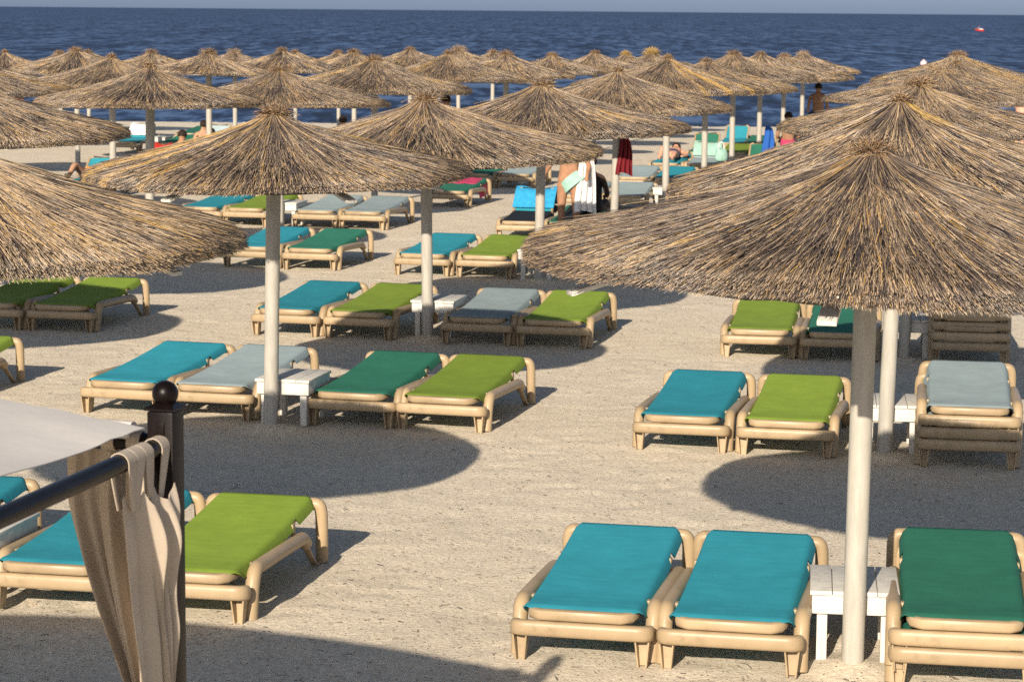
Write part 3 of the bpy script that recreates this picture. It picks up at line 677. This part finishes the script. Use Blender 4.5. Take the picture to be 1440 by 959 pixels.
# ------------------------------------------------------------------ towels, bags and bathers among the far rows
def on(k, i, lx, ly, lz):
    """a point given in the frame of a lounger"""
    o = FARL[k, i]; q = Matrix.Rotation(o.rotation_euler.z, 3, 'Z') @ Vector((lx, ly, lz)); return o.location + q * .975
def over_back(k, i, mat, label, w=.27, drop=.28, cat='towel'):
    o = FARL[k, i]
    def fn(u, v):
        a = (u - .5) * 2; L = (v - .42)
        if L < 0: p = (a * w, 1.40 + L * .75 - .03, .655 + L * .65 + .012)
        else: p = (a * w, 1.445 + .02 * math.sin(9 * u), .668 - L * drop * 2.1 + .02 * math.sin(7 * u + 1))
        return on(k, i, p[0], p[1], p[2])
    return cloth('towel', fn, mat, label, cat)
def lay(k, i, mat, label, y0, y1, w=.31, side=.0):
    def fn(u, v):
        a = (u - .5) * 2; y = y0 + (y1 - y0) * v; t = y / 1.53; e = max(0, abs(a) - .72) / .28
        return on(k, i, a * (w + side * v * .02), y, sling_z(min(1, t)) + .024 + .006 * math.sin(9 * a + 7 * v) - (.16 + side) * e * e - .28 * max(0, (y - 1.52)) * 3)
    return cloth('towel', fn, mat, label, 'towel')
def hang(x, y, z0, z1, w, mat, label, deg=0, folds=3.5):
    d = Vector((math.cos(R(deg)), math.sin(R(deg)), 0)); nrm = Vector((-d.y, d.x, 0))
    def fn(u, v):
        ww = w * (.55 + .45 * v ** .6); a = (u - .5)
        return Vector((x, y, z0 + (z1 - z0) * v + .03 * math.sin(4 * u))) + d * (a * ww + .01 * math.sin(5 * v)) + nrm * (.03 * math.sin(2 * math.pi * folds * u + v) * (.5 + .5 * v))
    return cloth('towel', fn, mat, label, 'towel', 24, 14)
def bag(x, y, z, mat, label, k=1.0):
    o = empty('beach_bag', (x, y, z), .4); m = MB()
    m.tube([(0, 0, 0), (0, 0, .05 * k), (.01, 0, .18 * k), (0, .01, .29 * k), (0, 0, .33 * k)], [.15 * k, .19 * k, .18 * k, .15 * k, .13 * k], 14, .62, up=(0, 1, 0), power=2.6); m.build('pouch', M[mat], o)
    m = MB(); m.tube(round_path([(-.09 * k, 0, .30 * k), (-.07 * k, 0, .50 * k), (.07 * k, 0, .50 * k), (.09 * k, 0, .30 * k)], .05, 4), .011, 8, up=(0, 1, 0)); m.build('handle', M['white'], o)
    return tag(o, label, 'bag')
over_back('F', 0, 'sky', 'bright blue towel draped over a raised lounger back at the open sand', .31, .22)
lay('F', 1, 'black', 'black sheet covering a lounger beside the seated man', .2, 1.5, .31, .06)  # plain black sheet laid along the sling
hang(1.56, 33.93, 1.44, .93, .24, 'crimson', 'dark red towel hanging from a parasol pole', 10)
lay('X', 3, 'pink', 'pink towel draped over the head of a dark green lounger', .95, 1.60, .335, .10)
over_back('I', 1, 'mint', 'pale mint towel over a raised lounger back near the sea', .30, .25)
hang(5.28, 50.2, .85, .30, .26, 'blue', 'blue towel hanging beside the seated sunbather', 5, 1.6)
hang(12.42, 62.0, .98, .50, .36, 'blue', 'blue towel hanging by the bather at the right edge', 8, 1.5)
bag(4.28, 49.9, ground_z(50) + .31, 'mint', 'pale blue-green beach bag left on a lounger near the raised green back', .75)
over_back('T', 0, 'red', 'red towel over a raised lounger back seen beneath the spiky-tipped parasol', .20, .18)
bag(-6.85, 40.2, ground_z(41) + .0, 'orange', 'orange beach bag beside the reclining sunbather', 1.3)
person(.77, 33.3, 200, stand(.10, .12), 'tan', 'standing woman in a pale bikini holding a white towel', .97, wear=[('bikini_bottom', 'mint', 'thl', 'hip', (.19, .175))])
hang(1.00, 33.22, 1.28, .45, .32, 'white', 'long white towel held by the standing woman', 20)
p_ = on('F', 1, .16, 1.02, .30); person(p_.x, p_.y, 12, sit(.05), 'dark_skin', 'man in dark shirt seated in parasol shade by the dark red towel', z0=p_.z, wear=[('shirt', 'black', 'hip', 'shoulder', (.17, .18))])
person(7.64, 61.0, 10, stand(.05, .2), 'tan', 'bare-backed bather standing by the water at the last parasol', wear=[('swim_shorts', 'navy', 'thl', 'hip', (.2, .175))])
p_ = on('J', 2, -.02, .9, .30); person(p_.x, p_.y, 8, sit(.02), 'tan', 'bare-backed sunbather seated on a lounger facing the sea', z0=p_.z, wear=[('swim_shorts', 'pink', 'hip', 'belly', (.18, .16))])
person(-1.27, 45.1, 20, stand(.08), 'tan', 'dark-haired bather standing right of the second middle parasol tip', wear=[('swim_shorts', 'navy', 'thl', 'hip', (.2, .175))])
paint([c for c in FARL['F', 0].children if c.name.startswith('sling') and 'frame' not in c.name][0], M['black'])  # seat sling painted black as the shade under the blue towel
person(-6.75, 49.4, 30, sit(), 'tan', 'sunbather seated on the sand beneath the spiky-tipped parasol', z0=ground_z(50), wear=[('shirt', 'navy', 'hip', 'shoulder', (.17, .18))])
person(-6.3, 50.4, 160, sit(), 'skin', 'sunbather in dark swimwear seated beneath the spiky-tipped parasol', z0=ground_z(50), wear=[('swimsuit', 'black', 'hip', 'chest', (.17, .17))])
p_ = on('I', 0, 0, .80, .30); person(p_.x, p_.y, 192, lie(), 'pale_skin', 'sunbather lying on a turquoise lounger in the far rows', z0=p_.z, wear=[('swim_shorts', 'navy', 'hip', 'belly', (.175, .16))])
person(-12.65, 61.5, 30, stand(.1), 'tan', 'bather in a red shirt standing by the water at the left', wear=[('shirt', 'red', 'hip', 'shoulder', (.18, .19))])
person(-3.92, 55.6, 190, sit(), 'tan', 'person in a red top seated far back against the sea', z0=ground_z(56) + .12, wear=[('top', 'red', 'hip', 'shoulder', (.17, .18))])
p_ = on('RR', 1, 0, .72, .30); person(p_.x, p_.y, 192, lie(), 'skin', 'dark-haired sunbather reclining on a lounger at the left', z0=p_.z, wear=[('swim_shorts', 'orange', 'hip', 'belly', (.175, .16))])
person(12.98, 62.2, 60, stand(.02, .25), 'pale_skin', 'pink-skinned bather standing by the water at the right edge', wear=[('swim_shorts', 'navy', 'thl', 'hip', (.2, .175))])
person(-7.05, 55.2, 160, sit(), 'skin', 'dark-haired sunbather seated between far loungers, left of centre', z0=ground_z(55), wear=[('swimsuit', 'navy', 'hip', 'chest', (.17, .17))])
over_back('S', 1, 'white', 'white towel over a far raised lounger back beside the dark pole', .3, .3)
# buoy and jet ski on the sea
by = empty('buoy', (29.6, 176, -.5)); m = MB(); m.lathe([(.001, -.25)] + [(.25 * math.sin(a), -.25 * math.cos(a)) for a in np.linspace(.2, 2.9, 14)] + [(.06, .245), (.06, .30), (.001, .30)], 20, (0, 0, .12)); m.build('float', M['buoy'], by)
tag(by, 'round pale pink buoy floating beyond the parasols', 'buoy')
js = empty('jet_ski', (101, 530, -.5), R(70)); m = MB()
m.tube([(0, -1.5, .25), (0, -1.0, .25), (0, 0, .28), (0, .9, .38), (0, 1.5, .6)], [.45, .55, .58, .42, .06], 14, .5, up=(0, 0, 1), power=3); m.build('hull', M['red'], js)
m = MB(); m.tube([(0, -1.2, .62), (0, -.2, .72), (0, .1, .68)], [.18, .2, .12], 12, .8); m.build('seat', M['hull'], js)
m = MB(); m.tube([(0, .9, .5), (0, .5, 1.0)], .14, 10); m.tube([(-.38, .42, 1.05), (0, .5, 1.02), (.38, .42, 1.05)], .03, 8); m.build('handlebar', M['black'], js)
js.scale = (.7,) * 3; tag(js, 'red and white jet ski far out on the sea', 'jet ski')
person(101, 530, -70, sit(-.1), 'tan', 'rider in a blue vest on the far jet ski', 1.0, z0=-.5 + .50, wear=[('life_vest', 'blue', 'hip', 'shoulder', (.2, .21))])
# ------------------------------------------------------------------ sand
def vnoise(x, y, f, seed):
    r_ = np.random.default_rng(seed); G = r_.uniform(-1, 1, (256, 256)); X = x * f; Y = y * f
    i = np.floor(X).astype(int); j = np.floor(Y).astype(int); a = X - i; b_ = Y - j; a = a * a * (3 - 2 * a); b_ = b_ * b_ * (3 - 2 * b_)
    g = lambda p, q: G[p % 256, q % 256]
    return (g(i, j) * (1 - a) + g(i + 1, j) * a) * (1 - b_) + (g(i, j + 1) * (1 - a) + g(i + 1, j + 1) * a) * b_
xs = np.concatenate([[-400, -150, -60, -30, -18], np.arange(-12, 12.01, .042), [18, 30, 60, 150, 400]])
ys = np.concatenate([[-60, -20, 0, 5, 8], np.arange(9.5, 40, .05), np.arange(40, 84, .35), [84, 90]])
XX, YY = np.meshgrid(xs, ys)
ZZ = -.012 * np.maximum(0, YY - 38)
fade = np.clip((YY - 9) / 1, 0, 1) * np.clip((12 - np.abs(XX)) / 1.5, 0, 1)
ZZ = ZZ + fade * (.005 * (vnoise(XX, YY, 1.1, 1) - .2) + .0035 * (vnoise(XX, YY, 5.1, 2) - .2) + .003 * vnoise(XX, YY, 9.3, 3)) - .004
for k in range(900):                                              # old footprints and scuffs
    fy = 9.8 + 24 * rng.uniform() ** 1.3; fx = rng.uniform(-.24, .24) * fy; a = rng.uniform(0, math.pi); i0, i1 = np.searchsorted(ys, [fy - .4, fy + .4]); j0, j1 = np.searchsorted(xs, [fx - .4, fx + .4])
    X_ = XX[i0:i1, j0:j1] - fx; Y_ = YY[i0:i1, j0:j1] - fy; p_ = X_ * math.cos(a) + Y_ * math.sin(a); q_ = -X_ * math.sin(a) + Y_ * math.cos(a); d2 = (p_ / .13) ** 2 + (q_ / .065) ** 2
    ZZ[i0:i1, j0:j1] += rng.uniform(.002, .006) * (-np.exp(-d2) + .45 * np.exp(-(np.sqrt(d2) - 1.7) ** 2 * 3))
for k, u_ in UMB.items():                                         # sand heaped round the feet of the poles
    if u_[1] < 36:
        i0, i1 = np.searchsorted(ys, [u_[1] - .6, u_[1] + .6]); j0, j1 = np.searchsorted(xs, [u_[0] - .6, u_[0] + .6]); d_ = np.hypot(XX[i0:i1, j0:j1] - u_[0], YY[i0:i1, j0:j1] - u_[1])
        ZZ[i0:i1, j0:j1] += .035 * np.exp(-(d_ / .15) ** 2) - .010 * np.exp(-((d_ - .33) / .10) ** 2)
nx, ny = len(xs), len(ys)
V = np.stack([XX, YY, ZZ], -1).reshape(-1, 3); ii = np.arange(nx * ny).reshape(ny, nx)
Q = np.stack([ii[:-1, :-1], ii[:-1, 1:], ii[1:, 1:], ii[1:, :-1]], -1).reshape(-1, 4)
me = bpy.data.meshes.new('sand'); me.vertices.add(len(V)); me.vertices.foreach_set('co', V.astype(np.float32).ravel())
me.loops.add(Q.size); me.loops.foreach_set('vertex_index', Q.astype(np.int32).ravel()); me.polygons.add(len(Q)); me.polygons.foreach_set('loop_start', (np.arange(len(Q)) * 4).astype(np.int32))
me.update(calc_edges=True); me.shade_smooth()
m, nt, b = new_mat('beach_sand', .9, .12)
tc = N(nt, 'ShaderNodeTexCoord')
def noise(scale, detail=4, rough=.6):
    n_ = N(nt, 'ShaderNodeTexNoise', Scale=scale, Detail=detail, Roughness=rough); nt.links.new(tc.outputs['Object'], n_.inputs['Vector']); return n_.outputs['Fac']
SD = (.69, .61, .485)
big = ramp(nt, [(.3, sc(SD, .93)), (.7, sc(SD, 1.07))], noise(1.6, 6))
fine = ramp(nt, [(.34, (.48, .45, .41)), (.44, (.88, .86, .83)), (.54, (1.06, 1.05, 1.04)), (.63, (1.32, 1.32, 1.30))], noise(30, 8, .9))
mx = N(nt, 'ShaderNodeMix', data_type='RGBA', blend_type='MULTIPLY'); mx.inputs['Factor'].default_value = 1
nt.links.new(big, mx.inputs['A']); nt.links.new(fine, mx.inputs['B'])
vo = N(nt, 'ShaderNodeTexVoronoi', Scale=30.0); nt.links.new(tc.outputs['Object'], vo.inputs['Vector'])     # shell bits
vr = N(nt, 'ShaderNodeMath', operation='LESS_THAN'); vr.inputs[1].default_value = .17; nt.links.new(vo.outputs['Distance'], vr.inputs[0])
sh = ramp(nt, [(.55, (.08, .06, .045)), (.56, (.40, .32, .24)), (.72, (.42, .36, .28)), (.74, (.75, .70, .62))], vo.outputs['Color'])
mx2 = N(nt, 'ShaderNodeMix', data_type='RGBA'); nt.links.new(vr.outputs[0], mx2.inputs['Factor']); nt.links.new(mx.outputs['Result'], mx2.inputs['A']); nt.links.new(sh, mx2.inputs['B'])
nt.links.new(mx2.outputs['Result'], b.inputs['Base Color'])
ad = N(nt, 'ShaderNodeMath', operation='ADD'); nt.links.new(noise(75, 4, .75), ad.inputs[0]); nt.links.new(noise(28, 3), ad.inputs[1])
bp = N(nt, 'ShaderNodeBump', Strength=.7, Distance=.009); nt.links.new(ad.outputs[0], bp.inputs['Height']); nt.links.new(bp.outputs['Normal'], b.inputs['Normal'])
me.materials.append(m); tag(link('sand', me), 'pale shelly beach sand with parasol shadows', kind='structure')
# bits of straw and twig lying about on the sand
nS = 4500; yy_ = 9.8 + 26 * rng.uniform(size=nS) ** 1.4; xx_ = rng.uniform(-.24, .24, nS) * yy_; an = rng.uniform(0, 6.28, nS); ln = rng.uniform(.005, .024, nS); k4 = np.linspace(-1, 1, 3)[None, :]
Pd = np.stack([xx_[:, None] + np.cos(an)[:, None] * ln[:, None] * k4, yy_[:, None] + np.sin(an)[:, None] * ln[:, None] * k4, np.full((nS, 3), .004) + .001 * (k4 == 0)], -1)
tag(link('straw_litter', strands(Pd, rng.uniform(.001, .0024, (nS, 1)) * np.ones((1, 3)), np.clip(rng.normal(.30, .2, nS), 0, .8), 'straw_litter', M['straw'])), 'bits of straw and twig scattered on the sand', kind='stuff')

# ------------------------------------------------------------------ sea
m, nt, b = new_mat('sea_water'); nt.nodes.remove(b)
tc = N(nt, 'ShaderNodeTexCoord'); fac = None
for sx_, sy_, wt, so_ in ((.95, .22, .50, 0), (.42, .055, .33, 7.3), (.14, .0085, .17, 3.1)):      # ripples, waves and long wind streaks
    mp = N(nt, 'ShaderNodeMapping'); mp.inputs['Scale'].default_value = (sx_, sy_, 1); mp.inputs['Location'].default_value = (so_, so_ * 2, 0); nt.links.new(tc.outputs['Object'], mp.inputs['Vector'])
    n1 = N(nt, 'ShaderNodeTexNoise', Scale=1.0, Detail=5, Roughness=.68); nt.links.new(mp.outputs['Vector'], n1.inputs['Vector'])
    ml = N(nt, 'ShaderNodeMath', operation='MULTIPLY'); ml.inputs[1].default_value = wt; nt.links.new(n1.outputs['Fac'], ml.inputs[0])
    if fac is None: fac = ml.outputs[0]
    else:
        ad = N(nt, 'ShaderNodeMath', operation='ADD'); nt.links.new(fac, ad.inputs[0]); nt.links.new(ml.outputs[0], ad.inputs[1]); fac = ad.outputs[0]
df = N(nt, 'ShaderNodeBsdfDiffuse'); gl = N(nt, 'ShaderNodeBsdfGlossy', Roughness=.45); ms = N(nt, 'ShaderNodeMixShader'); ms.inputs['Fac'].default_value = .10
nt.links.new(ramp(nt, [(.445, (.003, .013, .042)), (.50, (.016, .046, .122)), (.555, (.078, .140, .270))], fac), df.inputs['Color'])  # light and dark of the wave faces painted into the diffuse colour
bp = N(nt, 'ShaderNodeBump', Strength=.5, Distance=.5); nt.links.new(fac, bp.inputs['Height']); nt.links.new(bp.outputs['Normal'], gl.inputs['Normal'])
nt.links.new(df.outputs[0], ms.inputs[1]); nt.links.new(gl.outputs[0], ms.inputs[2]); nt.links.new(ms.outputs[0], nt.nodes['Material Output'].inputs['Surface'])
mb = MB(); mb.v = [(-9000, 74, 0), (9000, 74, 0), (9000, 400, 0), (-9000, 400, 0), (9000, 16000, 0), (-9000, 16000, 0)]; mb.f = [(0, 1, 2, 3), (3, 2, 4, 5)]
sea = mb.build('sea', m, None, smooth=False); sea.location.z = -.50; tag(sea, 'deep blue choppy sea reaching the horizon', kind='structure')

# ------------------------------------------------------------------ light, camera
EL, AZ = R(23.5), Vector((-.268, -.963))                           # towards the sun: behind the camera, a little left
sun = bpy.data.lights.new('sun', 'SUN'); sun.energy = 4.9; sun.angle = R(.55); sun.color = (1.0, .88, .72)
so = bpy.data.objects.new('sun', sun); col.objects.link(so)
d = Vector((AZ.x * math.cos(EL), AZ.y * math.cos(EL), math.sin(EL))); so.rotation_euler = d.to_track_quat('Z', 'Y').to_euler()
w = bpy.data.worlds.new('World'); scene.world = w; w.use_nodes = True; nt = w.node_tree
sk = nt.nodes.new('ShaderNodeTexSky'); sk.sky_type = 'NISHITA'; sk.sun_disc = False; sk.sun_elevation = EL; sk.sun_rotation = math.atan2(AZ.x, AZ.y)
sk.air_density = 1.0; sk.dust_density = 1.2
geo = N(nt, 'ShaderNodeTexCoord'); sp = N(nt, 'ShaderNodeSeparateXYZ'); nt.links.new(geo.outputs['Generated'], sp.inputs[0])   # bluish sea air low over the horizon
hz = ramp(nt, [(0, (.84, 1.06, 1.90)), (.10, (.86, 1.03, 1.52)), (.32, (1, 1, 1))], sp.outputs['Z'])
mt = N(nt, 'ShaderNodeMix', data_type='RGBA', blend_type='MULTIPLY'); mt.inputs['Factor'].default_value = 1
nt.links.new(sk.outputs[0], mt.inputs['A']); nt.links.new(hz, mt.inputs['B'])
nt.links.new(mt.outputs['Result'], nt.nodes['Background'].inputs['Color']); nt.nodes['Background'].inputs['Strength'].default_value = .060
cam = bpy.data.cameras.new('camera'); co = bpy.data.objects.new('camera', cam); col.objects.link(co)
cam.sensor_width = 36; cam.lens = 85; cam.clip_end = 30000; cam.clip_start = .1
pitch = math.atan(464.5 / 3400)
co.matrix_world = Matrix.Translation((0, 0, 3.2)) @ Matrix.Rotation(math.pi / 2 - pitch, 4, 'X') @ Matrix.Rotation(R(.475), 4, 'Z')
cam.dof.use_dof = True; cam.dof.focus_distance = 13.0; cam.dof.aperture_fstop = 10
scene.camera = co
vs = scene.view_settings; vs.view_transform = 'Standard'; vs.look = 'None'; vs.exposure = 0.62; vs.gamma = 1
scene.cycles.use_denoising = False
